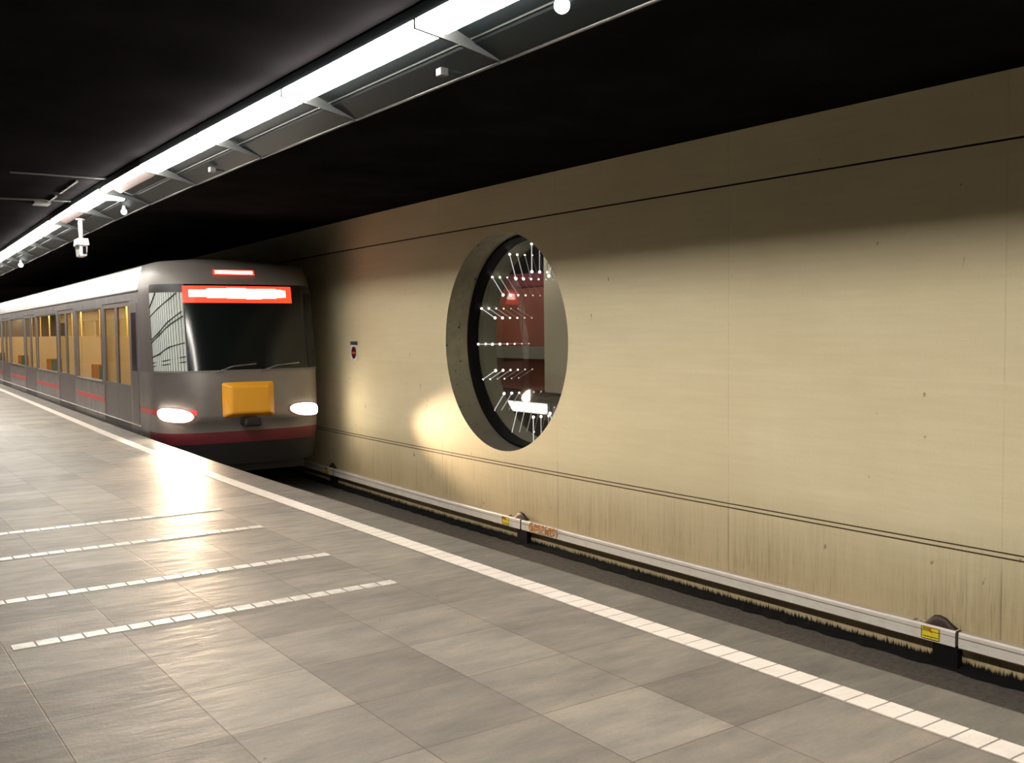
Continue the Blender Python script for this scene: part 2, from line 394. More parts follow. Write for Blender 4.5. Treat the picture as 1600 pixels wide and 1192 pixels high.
# ---------------------------------------------------------------- platform stripes
def tiles(x0, x1, y0, y1, along, pitch, gap=.006):
    b = MB(True); a0, a1 = (x0, x1) if along == 'x' else (y0, y1); n = int(round((a1-a0)/pitch))
    for i in range(n):
        p, q = a0+i*pitch+gap/2, a0+(i+1)*pitch-gap/2
        j = random.uniform(-.0015, .0015); h = .0035
        if along == 'x': X0, X1, Y0, Y1 = p, q, y0+j, y1+j
        else: X0, X1, Y0, Y1 = x0+j, x1+j, p, q
        b.add([(X0, Y0, -.01), (X1, Y0, -.01), (X1, Y1, -.01), (X0, Y1, -.01), (X0+.002, Y0+.002, h), (X1-.002, Y0+.002, h), (X1-.002, Y1-.002, h), (X0+.002, Y1-.002, h)],
              [(4, 5, 6, 7), (0, 1, 5, 4), (1, 2, 6, 5), (2, 3, 7, 6), (3, 0, 4, 7)])
    return b
tag(tiles(3.552, 3.700, -4.0, FAR-1, 'y', .12).build('safety_stripe', M['tile']), 'long white tiled safety stripe running along the platform edge', 'floor stripe')
for yc, lab in ((5.585, 'white tiled cross stripe on the platform, nearest of the four'), (6.58, 'white tiled cross stripe on the platform, second nearest of the four'),
                (7.87, 'white tiled cross stripe on the platform, third nearest of the four'), (8.88, 'white tiled cross stripe on the platform, farthest of the four')):
    tag(tiles(.78, 3.0, yc-.05, yc+.05, 'x', .1168).build('guide_stripe', M['tileb']), lab, 'floor stripe', 'cross stripes on the platform')

# ---------------------------------------------------------------- track
for xr, lab in ((4.85, 'steel running rail close under the platform edge'), (6.24, 'steel running rail on the wall side of the track')):
    b = MB(True); b.prism([(xr-.07, -1.06), (xr+.07, -1.06), (xr+.07, -1.045), (xr+.012, -1.03), (xr+.012, -.96), (xr+.035, -.945), (xr+.035, -.92), (xr-.035, -.92), (xr-.035, -.945), (xr-.012, -.96), (xr-.012, -1.03), (xr-.07, -1.045)], ysL)
    tag(b.build('running_rail', M['steel']), lab, 'rail', 'running rails')

CF = 7.12          # front face of the cover
def cover_mesh(y0, y1, d=0.):
    b = MB(True)
    x = CF-d; zt, zb, zg = -.757+d, -.876-d*.3, -.800
    prof = [(x, zb), (x, zg-.004), (x+.008, zg), (x, zg+.004), (x, zt-.014), (x+.010, zt), (W-.006, zt+.001), (W-.006, zt-.012), (x+.02, zt-.013), (x+.014, zb)]
    b.prism(prof, rng(y0, y1, 1.0)); return b
JO = [-1.57, 4.20, 9.97, 15.74, 21.5]
CL = {(-1.57): 'white plastic rail cover at the right frame edge, right of the near bracket',
      4.20: 'white plastic rail cover with orange graffiti, between the two yellow stickers',
      9.97: 'white plastic rail cover running towards the train, left of the graffiti'}
STK = {4.20: 4.41, 9.97: 10.29, 15.74: 16.0}
for i in range(len(JO)-1):
    y0, y1 = JO[i], JO[i+1]
    if y0 > 20: break
    root = empty('rail_cover', (7.16+bend(y0), y0, -.88))
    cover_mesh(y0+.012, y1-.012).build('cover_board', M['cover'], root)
    b = MB(True); b.box(CF-.003, CF+.012, y0+.012, y1-.012, -.881, -.875, 1.0)
    b.box(CF+.001, CF+.010, y0+.012, y1-.012, -.802, -.798, 1.0); b.build('seam', M['cover_edge'], root)['label'] = 'dark seam and lower edge of the cover'
    if y0 in STK:
        cover_mesh(y0+.012, y0+.62, .004).build('end_cap', M['cover'], root)
        ys_ = STK[y0]; st = MB(True).box(CF-.008, CF-.0045, ys_-.07, ys_+.085, -.866, -.768).build('sticker', M['yellow'], root)
        st['label'] = 'yellow warning sticker with black frame'
        k = MB(True)
        for (a0, a1, z0, z1) in ((-.07, .085, -.772, -.768), (-.07, .085, -.866, -.862), (-.07, -.065, -.866, -.768), (.08, .085, -.866, -.768), (-.065, .08, -.803, -.799)):
            k.box(CF-.0095, CF-.008, ys_+a0, ys_+a1, z0, z1)
        for zz, wd in ((-.781, .055), (-.845, .1), (-.791, .05)):     # worn, unreadable lettering
            a = ys_+.07
            while a > ys_+.07-wd*1.25:
                l = random.uniform(.005, .011); hh = random.uniform(.006, .011); k.box(CF-.0095, CF-.008, a-l*.7, a, zz-hh/2, zz+hh/2); a -= l+.003
        k.build('print', M['ink'], st)
        k = MB(True); xx = CF-.0100
        k.add([(xx, ys_+.02, -.776), (xx, ys_-.005, -.796), (xx, ys_+.003, -.798), (xx, ys_-.02, -.821), (xx, ys_+.012, -.805), (xx, ys_+.006, -.801), (xx, ys_+.034, -.783)], [(0, 1, 2, 3, 4, 5, 6)])
        k.build('flash_mark', M['redink'], st)
    if y0 == 4.20:
        k = MB(True); xx = CF-.003
        def stroke(pts, r=.0065):
            k.tube([(xx, 9.79-p[0]*1.1, -.876+p[1]*.85) for p in pts], r, 6)
        def arc(cx, cy, rx, ry, a0, a1): return [(cx+rx*math.cos(math.radians(a0+(a1-a0)*i/10)), cy+ry*math.sin(math.radians(a0+(a1-a0)*i/10))) for i in range(11)]
        for r0, z0, h in ((0, .095, .04), (1, .015, .068)):
            xk = .03
            for j in range(7 if r0 == 0 else 5):
                cx = xk+.03; q = (j+r0) % 4
                if q == 0: stroke(arc(cx, z0+h/2, .022, h/2, 60, 320))
                elif q == 1: stroke([(cx-.02, z0), (cx-.012, z0+h), (cx, z0+.25*h), (cx+.014, z0+h), (cx+.02, z0)])
                elif q == 2: stroke(arc(cx, z0+h*.72, .02, h*.28, -90, 200)); stroke([(cx-.02, z0+h), (cx-.02, z0)])
                else: stroke(arc(cx, z0+h*.72, .02, h*.27, 20, 270)+arc(cx, z0+h*.25, .02, h*.26, 90, -160))
                xk += .066
        stroke([(.40, .02), (.40, .085), (.47, .05), (.40, .02)], .008); stroke([(.36, .015), (.36, .09)], .007); stroke([(.5, .01), (.52, .06), (.49, .1), (.52, .135)], .007)
        stroke(arc(.06, .07, .055, .07, 90, 270), .008)
        stroke([(.02, .075), (.3, .078), (.53, .076)], .005)
        k.build('graffiti', M['orange'], root)['label'] = 'orange sprayed scrawl of unreadable letters'
    tag(root, CL.get(y0, 'white plastic rail cover behind the train front, farthest along the wall'), 'rail cover', 'white rail covers along the wall foot')
for yb, lab in ((4.30, 'near black rail bracket with brown dome under the right sticker'), (9.95, 'black rail bracket with brown dome below the round window'), (15.8, 'black rail bracket in the shadow beside the train')):
    root = empty('rail_bracket', (7.15+bend(yb), yb, -1.06))
    b = MB(True); b.box(7.125, 7.185, yb-.105, yb+.105, -1.06, -.886); b.build('post', M['black'], root)
    b = MB(True)
    prof = [(-.135, 0), (-.125, .018), (-.08, .048), (-.05, .075), (0, .088), (.05, .080), (.085, .05), (.115, .018), (.125, 0)]
    rows = [[(7.162+.030*math.sin(PI*j/6-PI/2), yb+.06+a, -.755+h*max(.05, math.cos(PI*j/6-PI/2))) for a, h in prof] for j in range(7)]
    b.grid(rows); b.build('insulator_dome', M['rust'], root, smooth=True)
    b = MB(True)
    for i in range(9): b.ball((7.15+random.uniform(-.012, .03), yb+.16+random.uniform(-.1, .16), -.753), random.uniform(.010, .022), 7, 4, sz=.45)
    b.build('debris', M['dust'], root)
    tag(root, lab, 'bracket', 'rail brackets along the wall foot')

# ---------------------------------------------------------------- fluorescent row over the platform edge
def make_unit(kind, LN=1.95):
    # local frame: y 0..LN along the row, x across, z absolute heights minus 3.2
    root = empty('strip_luminaire', (0, 0, 0), 0, True)
    if kind == 'full':
        MB().prism([(2.86, .118), (3.06, .100), (3.06, .145), (2.86, .160)], [.02, LN-.02]).build('diffuser', M['frost'], root, bevel=.004)
    else:
        MB().tube([(2.905, .05, .135), (2.905, LN-.05, .135)], .035, 10).build('bare_tube', M['tube'], root, smooth=True)
        MB().add([(2.97, .05, .17), (3.09, .05, .11), (3.09, LN-.05, .11), (2.97, LN-.05, .17), (2.97, .05, .175), (3.09, .05, .115), (3.09, LN-.05, .115), (2.97, LN-.05, .175)],
                 [(0, 1, 2, 3), (4, 5, 6, 7), (0, 1, 5, 4), (1, 2, 6, 5), (2, 3, 7, 6), (3, 0, 4, 7)]).build('reflector', M['pinkpanel'], root)['label'] = 'pale pink reflector without diffuser'
    # sheet-metal body and the wing that shades the wall
    b = MB(); b.box(2.87, 3.06, 0, LN, .165, .235); b.build('housing', M['hood'], root)
    b = MB(); b.prism([(3.085, .165), (3.24, .115), (3.26, .085), (3.445, .012), (3.455, .018), (3.27, .10), (3.25, .125), (3.09, .185)], [0, LN]); b.build('wing', M['hood'], root)
    b = MB(); b.tube([(3.458, 0, .008), (3.458, LN, .008)], .011, 8); b.build('lip', M['lip'], root, smooth=True)
    b = MB(); b.prism([(3.235, .100), (3.247, .098), (3.247, .108), (3.235, .110)], [0, LN]); b.build('bead', M['bead'], root)
    b = MB(); b.add([(2.86, 0, .108), (3.10, 0, .072), (3.44, 0, .005), (3.44, 0, .012), (3.24, 0, .10), (3.08, 0, .165), (2.86, 0, .165)] + [(2.86, .02, .108), (3.10, .02, .072), (3.44, .02, .005), (3.44, .02, .012), (3.24, .02, .10), (3.08, .02, .165), (2.86, .02, .165)],
                    [(0, 1, 2, 3, 4, 5, 6), (13, 12, 11, 10, 9, 8, 7)]+[(i, (i+1) % 7, 7+(i+1) % 7, 7+i) for i in range(7)])
    fin = b.build('bracket_fin', M['fin'], root)
    b = MB()
    for xx in (3.16, 3.24): b.tube([(xx, .01, .06), (xx, .01, .10)], .009, 6)
    b.build('bolt', M['white'], fin)
    for xx, nm in ((2.9, 'hanger'), (3.05, 'hanger')): MB().box(xx-.01, xx+.01, LN/2-.01, LN/2+.01, .235, .25).build(nm, M['black'], root)
    return root
full = make_unit('full'); open_ = make_unit('open')
LY0, LP = 3.02, 1.95
ULAB = {0: 'fluorescent luminaire at the top frame edge, directly above the round globe lamp', 1: 'fluorescent luminaire second from the top edge, shining over the small grey detector',
        2: 'fluorescent luminaire third from the top edge of the photo', 3: 'fluorescent luminaire fourth from the top edge of the photo, next above the open pink unit',
        4: 'luminaire without its diffuser, pink reflector and bare tube showing', 5: 'fluorescent luminaire between the open pink unit and the hanging camera',
        6: 'luminaire with open reflector right behind the camera pole', 7: 'fluorescent luminaire just left of the hanging camera pole', 8: 'fluorescent luminaire second left of the camera pole'}
used = {'full': False, 'open': False}
for k in range(-3, 26):
    kind = 'open' if k in (4, 6) else 'full'
    src = open_ if kind == 'open' else full
    if not used[kind]: u = src; used[kind] = True
    else: u = copy_tree(src)
    y = LY0+LP*k; sl = (bend(y+LP)-bend(y))/LP
    u.rotation_euler = (0, 0, -math.atan(sl)); u.location = (bend(y)+0*y, y, 3.2)
    # keep the row where it is after the small turn about the thing's origin
    if sl > 0: u.location.x = bend(y); u.location.y = y+3.1*math.sin(math.atan(sl))
    lab = ULAB.get(k, 'far fluorescent luminaire merging into the bright row at the left frame edge' if k > 8 else 'fluorescent luminaire above the camera, out of the frame')
    tag(u, lab, 'ceiling lamp', 'row of fluorescent luminaires')

def wing_z(x): return 3.2+.085-(x-3.26)*.395
# globe lamps hanging by the row
for (x, y, z, r, lab) in ((3.23, 4.10, 3.265, .042, 'round white globe lamp at the top frame edge'), (3.31, 13.55, 3.19, .038, 'small pear-shaped globe lamp right of the hanging camera'),
                          (3.32, 24.3, 3.15, .05, 'tiny globe lamp far down the row near the left frame edge')):
    root = empty('globe_lamp', (x+bend(y), y, z))
    MB(True).tube([(x, y, z), (x, y, wing_z(x)-.012)], .008, 6).build('stem', M['fin'], root)
    MB(True).tube([(x, y, z+r*2.2), (x, y, z+r*.6)], r*.35, 10, r*.75).build('neck', M['white'], root, smooth=True)
    MB(True).ball((x, y, z), r, 16, 10).build('globe', M['bulb'], root, smooth=True)
    tag(root, lab, 'globe lamp', 'globe lamps beside the luminaires')
# end sign-lamp between units
b = MB(True); b.box(2.80, 3.16, 12.80, 12.92, 3.245, 3.285); tag(b.build('cross_lamp', M['frost'], bevel=.01), 'short white cross lamp after the pink open luminaire', 'lamp')
# small detectors under the wing
for (x, y, lab) in ((3.31, 5.42, 'small grey box detector under the lamp wing, third of the way down the row'), (3.33, 9.85, 'small round detector under the lamp wing near the open luminaire')):
    root = empty('detector', (x, y, 3.16))
    MB().box(x-.03, x+.03, y-.03, y+.03, 3.195, 3.245).build('box', mat('pale_detector', (.07, .07, .07), .5), root, bevel=.006)
    MB().tube([(x, y, 3.22), (x, y, wing_z(x)-.012)], .008, 6).build('stem', M['hood'], root)
    MB().add([(x+.03, y-.02, 3.215), (x+.09, y-.09, 3.20), (x+.09, y-.11, 3.205), (x+.03, y-.04, 3.23)], [(0, 1, 2, 3)]).build('arm', M['hood'], root, solid=.008)
    tag(root, lab, 'detector', 'detectors under the lamp wing')

# hanging security camera
cx, cy = 3.12, 15.55
root = empty('security_camera', (cx+bend(cy), cy, 2.72))
MB(True).tube([(cx, cy, 3.275), (cx, cy, 2.99)], .031, 10).build('pole', M['white'], root, smooth=True)
MB(True).tube([(cx, cy, 3.285), (cx, cy, 3.27)], .06, 12).build('ceiling_plate', M['white'], root)
b = MB(True); b.add([(cx-.078, cy-.22, 2.89), (cx+.078, cy-.22, 2.89), (cx+.078, cy+.2, 2.89), (cx-.078, cy+.2, 2.89), (cx-.068, cy-.2, 2.99), (cx+.068, cy-.2, 2.99), (cx+.068, cy+.18, 2.99), (cx-.068, cy+.18, 2.99)],
                    [(0, 3, 2, 1), (4, 5, 6, 7), (0, 1, 5, 4), (1, 2, 6, 5), (2, 3, 7, 6), (3, 0, 4, 7)]); b.build('hood', M['white'], root, bevel=.012)
b = MB(True); b.add([(cx-.048, cy-.16, 2.735), (cx+.048, cy-.16, 2.735), (cx+.048, cy+.14, 2.735), (cx-.048, cy+.14, 2.735), (cx-.060, cy-.18, 2.892), (cx+.060, cy-.18, 2.892), (cx+.060, cy+.16, 2.892), (cx-.060, cy+.16, 2.892)],
                    [(0, 3, 2, 1), (4, 5, 6, 7), (0, 1, 5, 4), (1, 2, 6, 5), (2, 3, 7, 6), (3, 0, 4, 7)]); b.build('housing', M['white'], root, bevel=.012)
MB(True).box(cx-.012, cx+.036, cy-.186, cy-.16, 2.765, 2.875).build('lens_window', M['camlens'], root)
tag(root, 'white security camera hanging on a pole above the train', 'camera')

# dull conduits under the dark ceiling
for (p, q, r, lab) in (((1.85, 12.45), (3.2, 12.40), .010, 'thin grey conduit across the dark ceiling, nearer one'), ((1.9, 14.9), (3.5, 14.6), .012, 'thin grey conduit across the dark ceiling, farther one')):
    b = MB(True); b.tube([(p[0], p[1], 3.43), (q[0], q[1], 3.43)], r, 6); tag(b.build('ceiling_conduit', M['thinrail']), lab, 'conduit', 'thin conduits on the ceiling')
b = MB(True)
for y0, y1 in ((12.8, 13.3), (13.35, 13.7), (13.75, 14.0), (14.3, 15.0)): b.box(2.60, 2.63, y0, y1, 3.425, 3.445)
b.box(2.45, 2.66, 15.05, 15.35, 3.415, 3.445)
tag(b.build('cable_clips', M['thinrail']), 'broken line of pale clips on the dark ceiling left of the lamps', 'cable clips')

# ---------------------------------------------------------------- the metro train
SILV = M['silver'] = mat('silver_body', (.40, .375, .36), .34, .55); t = NT(SILV); tc = t.n('TexCoord').outputs['Object']
t.col(t.mix(t.ramp(t.noise(tc, 2, 3), .3, .7), (.27, .245, .235), (.22, .20, .19))); t.rgh(t.ramp(t.noise(tc, 3, 3), .3, .7, .28, .42))
M['cantrail'] = mat('bright_cantrail', (.72, .70, .69), .2, .75)
M['roof'] = mat('roof_grey', (.17, .155, .14), .5, .1)
M['doorgrey'] = mat('door_grey', (.15, .13, .125), .4, .3)
M['redstripe'] = mat('red_stripe', (.52, .045, .05), .35)
M['bumper'] = mat('dark_red_bumper', (.12, .010, .018), .5)
M['tblack'] = mat('black_skirt', (.01, .01, .011), .45)
M['winblack'] = mat('dark_windscreen', (.006, .008, .008), .12)
M['coupler'] = mat('orange_yellow_cover', (.78, .36, .02), .5)
M['seal'] = mat('window_seal', (.02, .018, .018), .5)
M['belt'] = mat('polished_trim', (.8, .78, .74), .2, .9)
M['tglass'] = g.copy(); M['tglass'].name = 'train_window_glass'
for n_ in M['tglass'].node_tree.nodes:
    if n_.type == 'BSDF_TRANSPARENT': n_.inputs[0].default_value = (.82, .78, .72, 1)
    if n_.type == 'MIX_SHADER': n_.inputs[0].default_value = .10
TX, TY, TA = 4.27, 15.1, -math.atan(.043)
train = empty('metro_train', (TX, TY, 0), TA, True)
WD = 2.62; HW = WD/2; DN = .9; EXP = 2/3.5; S0 = 1.45; TL = 27.0
LV = [(-.45, .06, .10), (-.30, .03, .06), (-.02, .01, 0), (.05, 0, 0), (.22, 0, -.01), (.24, 0, -.03), (.34, 0, -.03), (.43, 0, -.03), (.70, 0, -.02), (1.0, 0, 0), (1.06, 0, .01), (1.4, 0, .06), (1.8, .0, .12), (2.2, .0, .18), (2.31, 0, .2), (2.5, .03, .25), (2.68, .08, .36), (2.74, .22, .55), (2.79, .6, .9), (2.81, 1.1, 1.3)]
def lv(z):
    for a, b_ in zip(LV[:-1], LV[1:]):
        if a[0] <= z <= b_[0]:
            q = (z-a[0])/(b_[0]-a[0]); return a[1]+(b_[1]-a[1])*q, a[2]+(b_[2]-a[2])*q
    return LV[-1][1:]
def P(t, z, out=0.):
    ins, rk = lv(z); hw = HW-ins
    if abs(t) > 1:            # straight run back to S0
        s = DN+rk+(abs(t)-1)*(S0-DN-rk); return (HW+math.copysign(hw+out, t), s, z)
    th = abs(t)*PI/2; c, s_ = math.cos(th), math.sin(th)
    u = hw*(s_**EXP if s_ > 0 else 0); s = DN*(1-(c**EXP if c > 1e-9 else 0))+rk
    nx, ny = s_, -c; l = math.hypot(nx, ny)
    return (HW+math.copysign(u+nx/l*out, t), s+ny/l*out, z)
def ts(a, b, n): return [a+(b-a)*i/n for i in range(n+1)]
def cap(z0, z1, t0, t1, n, out=0., nz=None):
    zz = [z0]+[l[0] for l in LV if z0 < l[0] < z1]+[z1]
    if nz: zz = ts(z0, z1, nz)
    return MB().grid([[P(t, z, out) for t in ts(t0, t1, n)] for z in zz])
cap(-.45, -.10, -2, 2, 48).build('front_skirt', M['tblack'], train, smooth=True)
cap(-.10, .08, -1.0, 1.0, 40).build('bumper', M['bumper'], train, smooth=True)
b = cap(-.10, .08, -2, -1.0, 3); b2 = cap(-.10, .08, 1.0, 2, 3); b.add(b2.v, b2.f)
b3 = cap(.08, 1.0, -2, 2, 48); b.add(b3.v, b3.f); b.build('front_mask', SILV, train, smooth=True)
cap(1.0, 2.36, -.34, .41, 16).build('windscreen', M['winblack'], train, smooth=True)
for sgn in (-1, 1):
    a0, a1 = sorted((sgn*(.34 if sgn < 0 else .41), sgn*.88)); cap(1.0, 2.36, a0, a1, 12).build('corner_backing', M['seal'], train, smooth=True)
    a0, a1 = sorted((sgn*.88, sgn*2)); cap(1.0, 2.36, a0, a1, 8).build('corner_pillar', M['doorgrey'], train, smooth=True)
M['reflection_slat'] = mat('reflection_slats', (.50, .55, .52), .45)  # reflection in the corner glass, built as pale slats and dark lines
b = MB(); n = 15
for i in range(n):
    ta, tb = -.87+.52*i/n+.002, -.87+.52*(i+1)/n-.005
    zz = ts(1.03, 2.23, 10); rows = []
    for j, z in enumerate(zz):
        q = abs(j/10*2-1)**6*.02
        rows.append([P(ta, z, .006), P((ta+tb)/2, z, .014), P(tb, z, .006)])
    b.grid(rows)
reflected_ribs = b.build('corner_window', M['reflection_slat'], train); reflected_ribs['label'] = 'corner window with its reflection built as pale ribs and dark curved lines'
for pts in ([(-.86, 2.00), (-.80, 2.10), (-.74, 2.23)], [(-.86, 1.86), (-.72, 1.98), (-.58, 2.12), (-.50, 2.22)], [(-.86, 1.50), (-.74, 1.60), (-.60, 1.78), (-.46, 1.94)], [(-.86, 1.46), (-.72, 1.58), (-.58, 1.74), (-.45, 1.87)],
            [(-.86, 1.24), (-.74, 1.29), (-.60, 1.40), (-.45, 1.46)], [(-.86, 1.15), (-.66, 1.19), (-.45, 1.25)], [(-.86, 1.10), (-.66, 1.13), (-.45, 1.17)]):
    MB().tube([P(-.87+(t_+.86)*1.24, z_, .018) for t_, z_ in pts], .011, 6).build('reflected_line', M['seal'], reflected_ribs)
b = MB(); n = 15
for i in range(n): b.grid([[P(.46+.42*i/n+.0015, z, .006), P(.46+.42*(i+.5)/n, z, .014), P(.46+.42*(i+1)/n-.0035, z, .006)] for z in ts(1.03, 2.23, 10)])
b.build('corner_window', M['winblack'], train)
# roof dome over the front
cap(2.36, 2.81, -2, 2, 48).build('front_roof', M['roof'], train, smooth=True)
# red line round the front
for t0, t1 in ((-2, -.28), (.30, 2)): cap(.35, .435, t0, t1, 20, .004).build('red_stripe', M['redstripe'], train, smooth=True)
cap(.995, 1.03, -.9, .9, 40, .006).build('windscreen_sill', M['roof'], train, smooth=True)
# head lamps: housings with wide oval lenses
M['lamp_on'] = mat('head_lamp_lens', (.9, .9, .9), .3, emis=(1, .86, .68), estr=HEAD)
M['lamp_on2'] = mat('head_lamp_lens_far', (.9, .9, .9), .3, emis=(1, .86, .68), estr=HEAD*.25)
M['lamp_ring'] = mat('lamp_ring', (.25, .1, .1), .4)
def oval(tc, zc, rt, rz, out, tilt=0.):
    rows = [[P(tc, zc, out)]*29]
    rows.append([P(tc+rt*math.copysign(abs(math.cos(2*PI*i/28))**.7, math.cos(2*PI*i/28)), zc+tilt*math.cos(2*PI*i/28)+rz*math.sin(2*PI*i/28), out) for i in range(29)])
    rows.append([P(tc+rt*1.03*math.copysign(abs(math.cos(2*PI*i/28))**.7, math.cos(2*PI*i/28)), zc+tilt*math.cos(2*PI*i/28)+rz*1.05*math.sin(2*PI*i/28), 0) for i in range(29)])
    return MB().grid(rows)
for tc, rt, zc, tl in ((-.56, .235, .36, -.03), (.42, .22, .36, -.03)):
    hl = oval(tc, zc, rt*1.1, .115, .008, tl).build('head_lamp', M['lamp_ring'], train, smooth=True)
    oval(tc, zc, rt, .095, .03, tl).build('lens', M['lamp_on'] if tc < 0 else M['lamp_on2'], hl, smooth=True)
for u, v, tx, tz, en, sz in ((.30, -.02, -.34, -.125, 1300, 30), (2.25, -.12, .17, -.072, 1500, 30)):      # the beams of the two head lamps
    ld = bpy.data.lights.new('beam', 'SPOT'); ld.energy = en; ld.color = (1, .72, .46); ld.spot_size = math.radians(sz); ld.spot_blend = .9; ld.shadow_soft_size = .08
    lo = bpy.data.objects.new('head_lamp_beam', ld); S.collection.objects.link(lo); lo.parent = train; lo.location = (u, v, .36)
    lo.rotation_euler = Vector((tx, -1, tz)).to_track_quat('-Z', 'Y').to_euler()
# marker light and destination display
M['disp_red'] = mat('display_red', (.1, .0, .0), .4, emis=(1, .045, .015), estr=2.2)
M['disp_white'] = mat('display_hot', (.9, .5, .5), .4, emis=(1, .62, .55), estr=7)
def front_panel(u0, u1, z0, z1, out, nn=10):
    rows = []
    for z in ts(z0, z1, 3):
        row = []
        for u in ts(u0, u1, nn):
            # find t on the nose for this width
            q = (u-HW)/HW; tt = math.copysign(math.asin(min(1, abs(q)**(1/EXP)))/(PI/2), q); row.append(P(tt, z, out))
        rows.append(row)
    return MB().grid(rows)
dd = front_panel(.40, 2.10, 2.07, 2.33, .012).build('destination_display', M['disp_red'], train, solid=.01)
dd['label'] = 'red glowing destination display'
b = MB(); xs_ = [.49, .75, 1.05, 1.35, 1.60, 1.84, 1.93, 2.0]
for i in range(len(xs_)-1):
    zt = [2.27, 2.29, 2.30, 2.29, 2.29, 2.28, 2.27][i]; zb = [2.16, 2.145, 2.14, 2.13, 2.14, 2.155, 2.16][i]
    c_ = front_panel(xs_[i], xs_[i+1]-(.004 if i > 3 else 0), zb, zt, .022, 3); b.add(c_.v, c_.f)
b.build('lettering', M['disp_white'], dd)
front_panel(.86, 1.52, 2.51, 2.585, .03, 6).build('marker_light', M['disp_red'], train, solid=.01)
front_panel(.89, 1.49, 2.523, 2.572, .042, 6).build('marker_glow', M['disp_white'], train)
# coupler cover, coupler, wipers
b = MB()
prof = [(.90, .40, -.03), (.90, .86, -.03), (1.70, .86, -.03), (1.70, .40, -.03)]
b.add([(.88, -.03, .30), (1.70, -.03, .30), (1.70, -.02, .84), (.88, -.02, .84), (.98, -.17, .36), (1.60, -.17, .36), (1.58, -.13, .78), (1.00, -.13, .78)],
      [(4, 5, 6, 7), (0, 1, 5, 4), (1, 2, 6, 5), (2, 3, 7, 6), (3, 0, 4, 7)]); b.build('coupler_cover', M['coupler'], train, bevel=.03)
MB().box(1.16, 1.42, -.28, .1, .16, .29).build('coupler', M['tblack'], train, bevel=.03)
for u in (.8, 1.5):
    b = MB(); b.tube([(u, -.03, 1.0), (u+.25, -.06, 1.09), (u+.62, -.05, 1.12)], .012, 6); b.build('wiper', M['belt'], train)
# sides: windows, doors and panels
ZB, ZT = .74, 2.07
segs = [('cab', 1.45, 2.10), ('door', 2.12, 4.40), ('win', 4.60, 7.25), ('door', 7.60, 9.75), ('win', 9.95, 13.25), ('door', 13.50, 15.65), ('win', 15.85, 19.15), ('door', 19.40, 21.55), ('win', 21.75, 25.05)]
b = MB()
for x0, x1 in ((0, .05), (WD-.05, WD)):
    prev = S0
    for kd, a, c in segs:
        if a > prev: b.box(x0, x1, prev, a, -.35, 2.31)
        if kd == 'cab': b.box(x0, x1, a, c, -.35, 2.31)
        elif kd == 'win': b.box(x0, x1, a, c, -.35, ZB); b.box(x0, x1, a, c, ZT, 2.31)
        else: b.box(x0, x1, a, c, 2.15, 2.31); b.box(x0, x1, a, c, -.35, -.12)
        prev = c
    b.box(x0, x1, prev, TL, -.35, 2.31)
b.box(0, WD, TL-.05, TL, -.35, 2.5); b.build('body_side', SILV, train)
b = MB(); prof = [(.03, 2.5), (.08, 2.68)]
b.strip(prof, [S0, 8, 16, TL]); b.strip([(WD-p[0], p[1]) for p in prof], [S0, 8, 16, TL]); b.build('cantrail', M['cantrail'], train, solid=.004)
b = MB(); prof = [(0, 2.31), (.03, 2.5)]; b.strip(prof, [S0, TL]); b.strip([(WD-p[0], p[1]) for p in prof], [S0, TL]); b.build('upper_side', SILV, train, solid=.004)
prof = [(.08, 2.68), (.22, 2.74), (.6, 2.79), (1.1, 2.81), (WD-1.1, 2.81), (WD-.6, 2.79), (WD-.22, 2.74), (WD-.08, 2.68)]
b = MB(); b.strip(prof, [S0, TL]); b.build('roof', M['roof'], train, smooth=True, solid=.004)
b = MB(); b.box(-.012, .0, S0, TL, 2.285, 2.31); b.build('gutter', M['seal'], train)
b = MB(); b.box(-.006, .0, S0, TL, .10, .125); b.build('lower_trim', M['belt'], train)
for kd, a, c in segs:
    if kd == 'door':
        mid = (a+c)/2
        for y0, y1 in ((a, mid-.004), (mid+.004, c)):
            b = MB(); b.box(.012, .045, y0, y1, -.12, ZB); b.box(.012, .045, y0, y1, ZT, 2.15); b.box(.012, .045, y0, y0+.09, ZB, ZT); b.box(.012, .045, y1-.09, y1, ZB, ZT)
            dr = b.build('door', M['doorgrey'], train)
            MB().box(.022, .030, y0+.09, y1-.09, ZB, ZT).build('pane', M['tglass'], dr)
        MB().box(WD-.045, WD-.012, a, c, -.12, 2.15).build('door', M['doorgrey'], train)
    elif kd == 'win':
        fr = MB().box(-.004, .0, a-.03, a, ZB-.03, ZT+.03).box(-.004, 0, c, c+.03, ZB-.03, ZT+.03).box(-.004, 0, a, c, ZT, ZT+.03).build('window_frame', M['seal'], train)
        MB().box(.015, .024, a, c, ZB, ZT).build('pane', M['tglass'], fr)
        MB().box(-.012, .0, a-.03, c+.03, ZB-.035, ZB-.005).build('window_sill', M['belt'], train)
        MB().box(-.005, .0, a-.15, c+.15, .34, .43).build('red_stripe', M['redstripe'], train)
MB().box(-.006, 0, 1.55, 2.02, -.1, 2.1).build('cab_door', M['doorgrey'], train)
MB().box(-.010, -.005, 1.62, 1.96, 1.0, 1.95).build('cab_door_window', mat('cab_glass', (.05, .035, .04), .15), train)
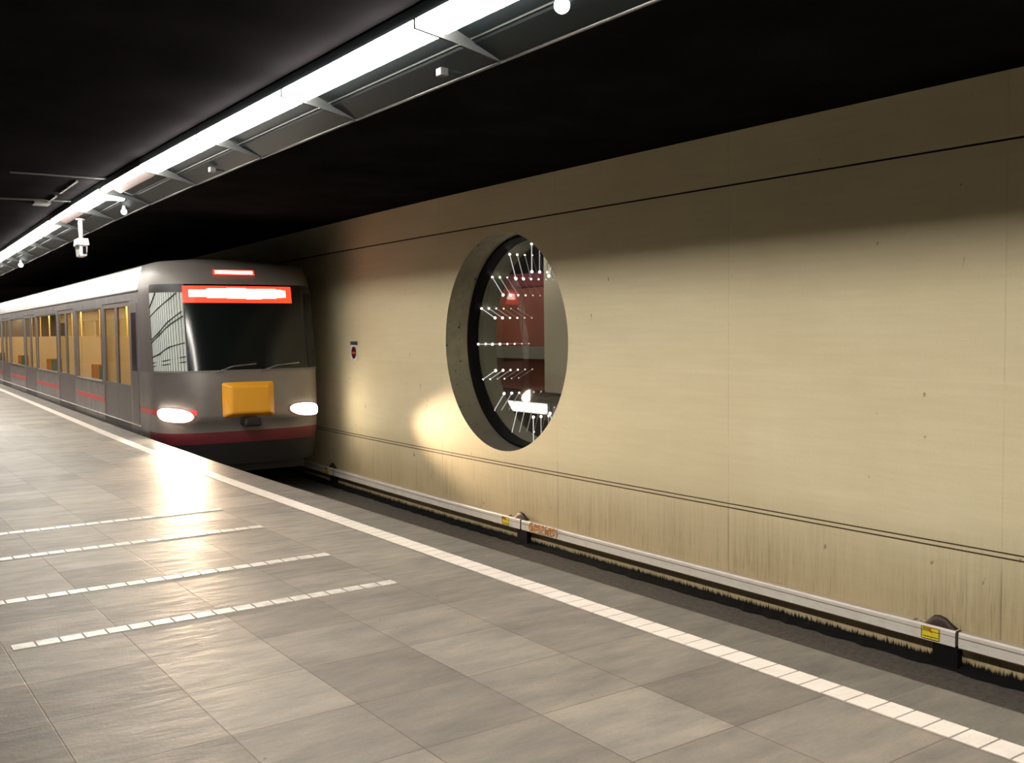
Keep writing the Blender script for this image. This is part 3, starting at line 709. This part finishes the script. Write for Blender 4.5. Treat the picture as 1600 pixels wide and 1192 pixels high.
# interior
MB().box(.06, WD-.06, 2.1, TL-.1, -.14, -.02).build('saloon_floor', mat('saloon_floor', (.12, .10, .08), .5), train)
M['inwall'] = mat('amber_lining', (.78, .64, .40), .5)
b = MB(); b.box(WD-.12, WD-.06, 2.1, TL-.1, -.02, .75)
yy = 2.1
for kd, a, c in segs:
    if kd != 'cab': b.box(WD-.12, WD-.06, yy, a, .75, 2.25); yy = c
b.box(WD-.12, WD-.06, 2.1, TL-.1, 2.05, 2.35); b.build('saloon_lining', M['inwall'], train)
b = MB()
for kd, a, c in segs:
    if kd == 'win': b.box(WD-.075, WD-.06, a, c, .75, 2.05)
    if kd == 'door': b.box(WD-.075, WD-.06, a, c, .0, 2.05)
b.build('far_blind', mat('olive_lining', (.60, .50, .25), .4), train)
MB().box(.06, WD-.06, 2.1, TL-.1, 2.36, 2.40).build('saloon_ceiling', mat('cream_ceiling', (.75, .62, .42), .5), train)
MB().box(.06, WD-.06, 2.1, 2.14, -.02, 2.36).build('cab_bulkhead', M['inwall'], train)
sl_ = mat('saloon_tube', (.9, .8, .6), .4, emis=(1, .86, .60), estr=17)
for a in (2.6, 7.6, 12.6, 17.6, 22.2): MB().box(1.15, 1.45, a, a+4.2, 2.33, 2.36).build('saloon_light', sl_, train)
M['seat'] = mat('green_seat', (.10, .22, .17), .6); M['seat2'] = mat('orange_seat', (.55, .22, .05), .6); M['pole'] = mat('yellow_pole', (.75, .5, .1), .35)
for kd, a, c in segs:
    if kd != 'win': continue
    y = a+.1
    for j in range(4 if c-a > 3 else 3):
        for x0 in (.12, 1.55):
            b = MB(); b.box(x0, x0+.9, y, y+.42, .38, .46); b.box(x0, x0+.9, y, y+.07, .46, 1.0)
            b.box(x0+.1, x0+.8, y+.1, y+.34, -.02, .38); b.build('seat', M['seat'] if (j+int(a)) % 2 else M['seat2'], train, bevel=.015)
        y += .8
    for x0 in (.10, 1.5):
        for yq in (a-.02, c+.02):
            MB().box(x0, x0+1.0, yq-.015, yq+.015, .3, 1.55).build('partition', M['inwall'], train)
for kd, a, c in segs:
    if kd == 'door':
        for yq in (a+.05, (a+c)/2, c-.05): MB().tube([(HW if yq == (a+c)/2 else .9, yq, -.02), (HW if yq == (a+c)/2 else .9, yq, 2.36)], .02, 8).build('grab_pole', M['pole'], train, smooth=True)
# running gear
MB().box(.25, WD-.25, .5, TL-.3, -.62, -.36).build('underframe', M['tblack'], train)
for ya in (2.6, 4.6, 20.6, 22.6):
    for xa in (.50, 1.96):
        b = MB(); rows = []
        for xq, rq in ((xa-.06, .0), (xa-.06, .31), (xa+.06, .31), (xa+.06, 0)): rows.append([(xq, ya+rq*math.cos(2*PI*i/20), -.62+rq*math.sin(2*PI*i/20)) for i in range(21)])
        b.grid(rows); b.build('wheel', M['steel'], train)
tag(train, 'silver and red metro train arriving along the platform, lit display and head lamps', 'train')

for o in S.objects:
    if '_org' in o: del o['_org']
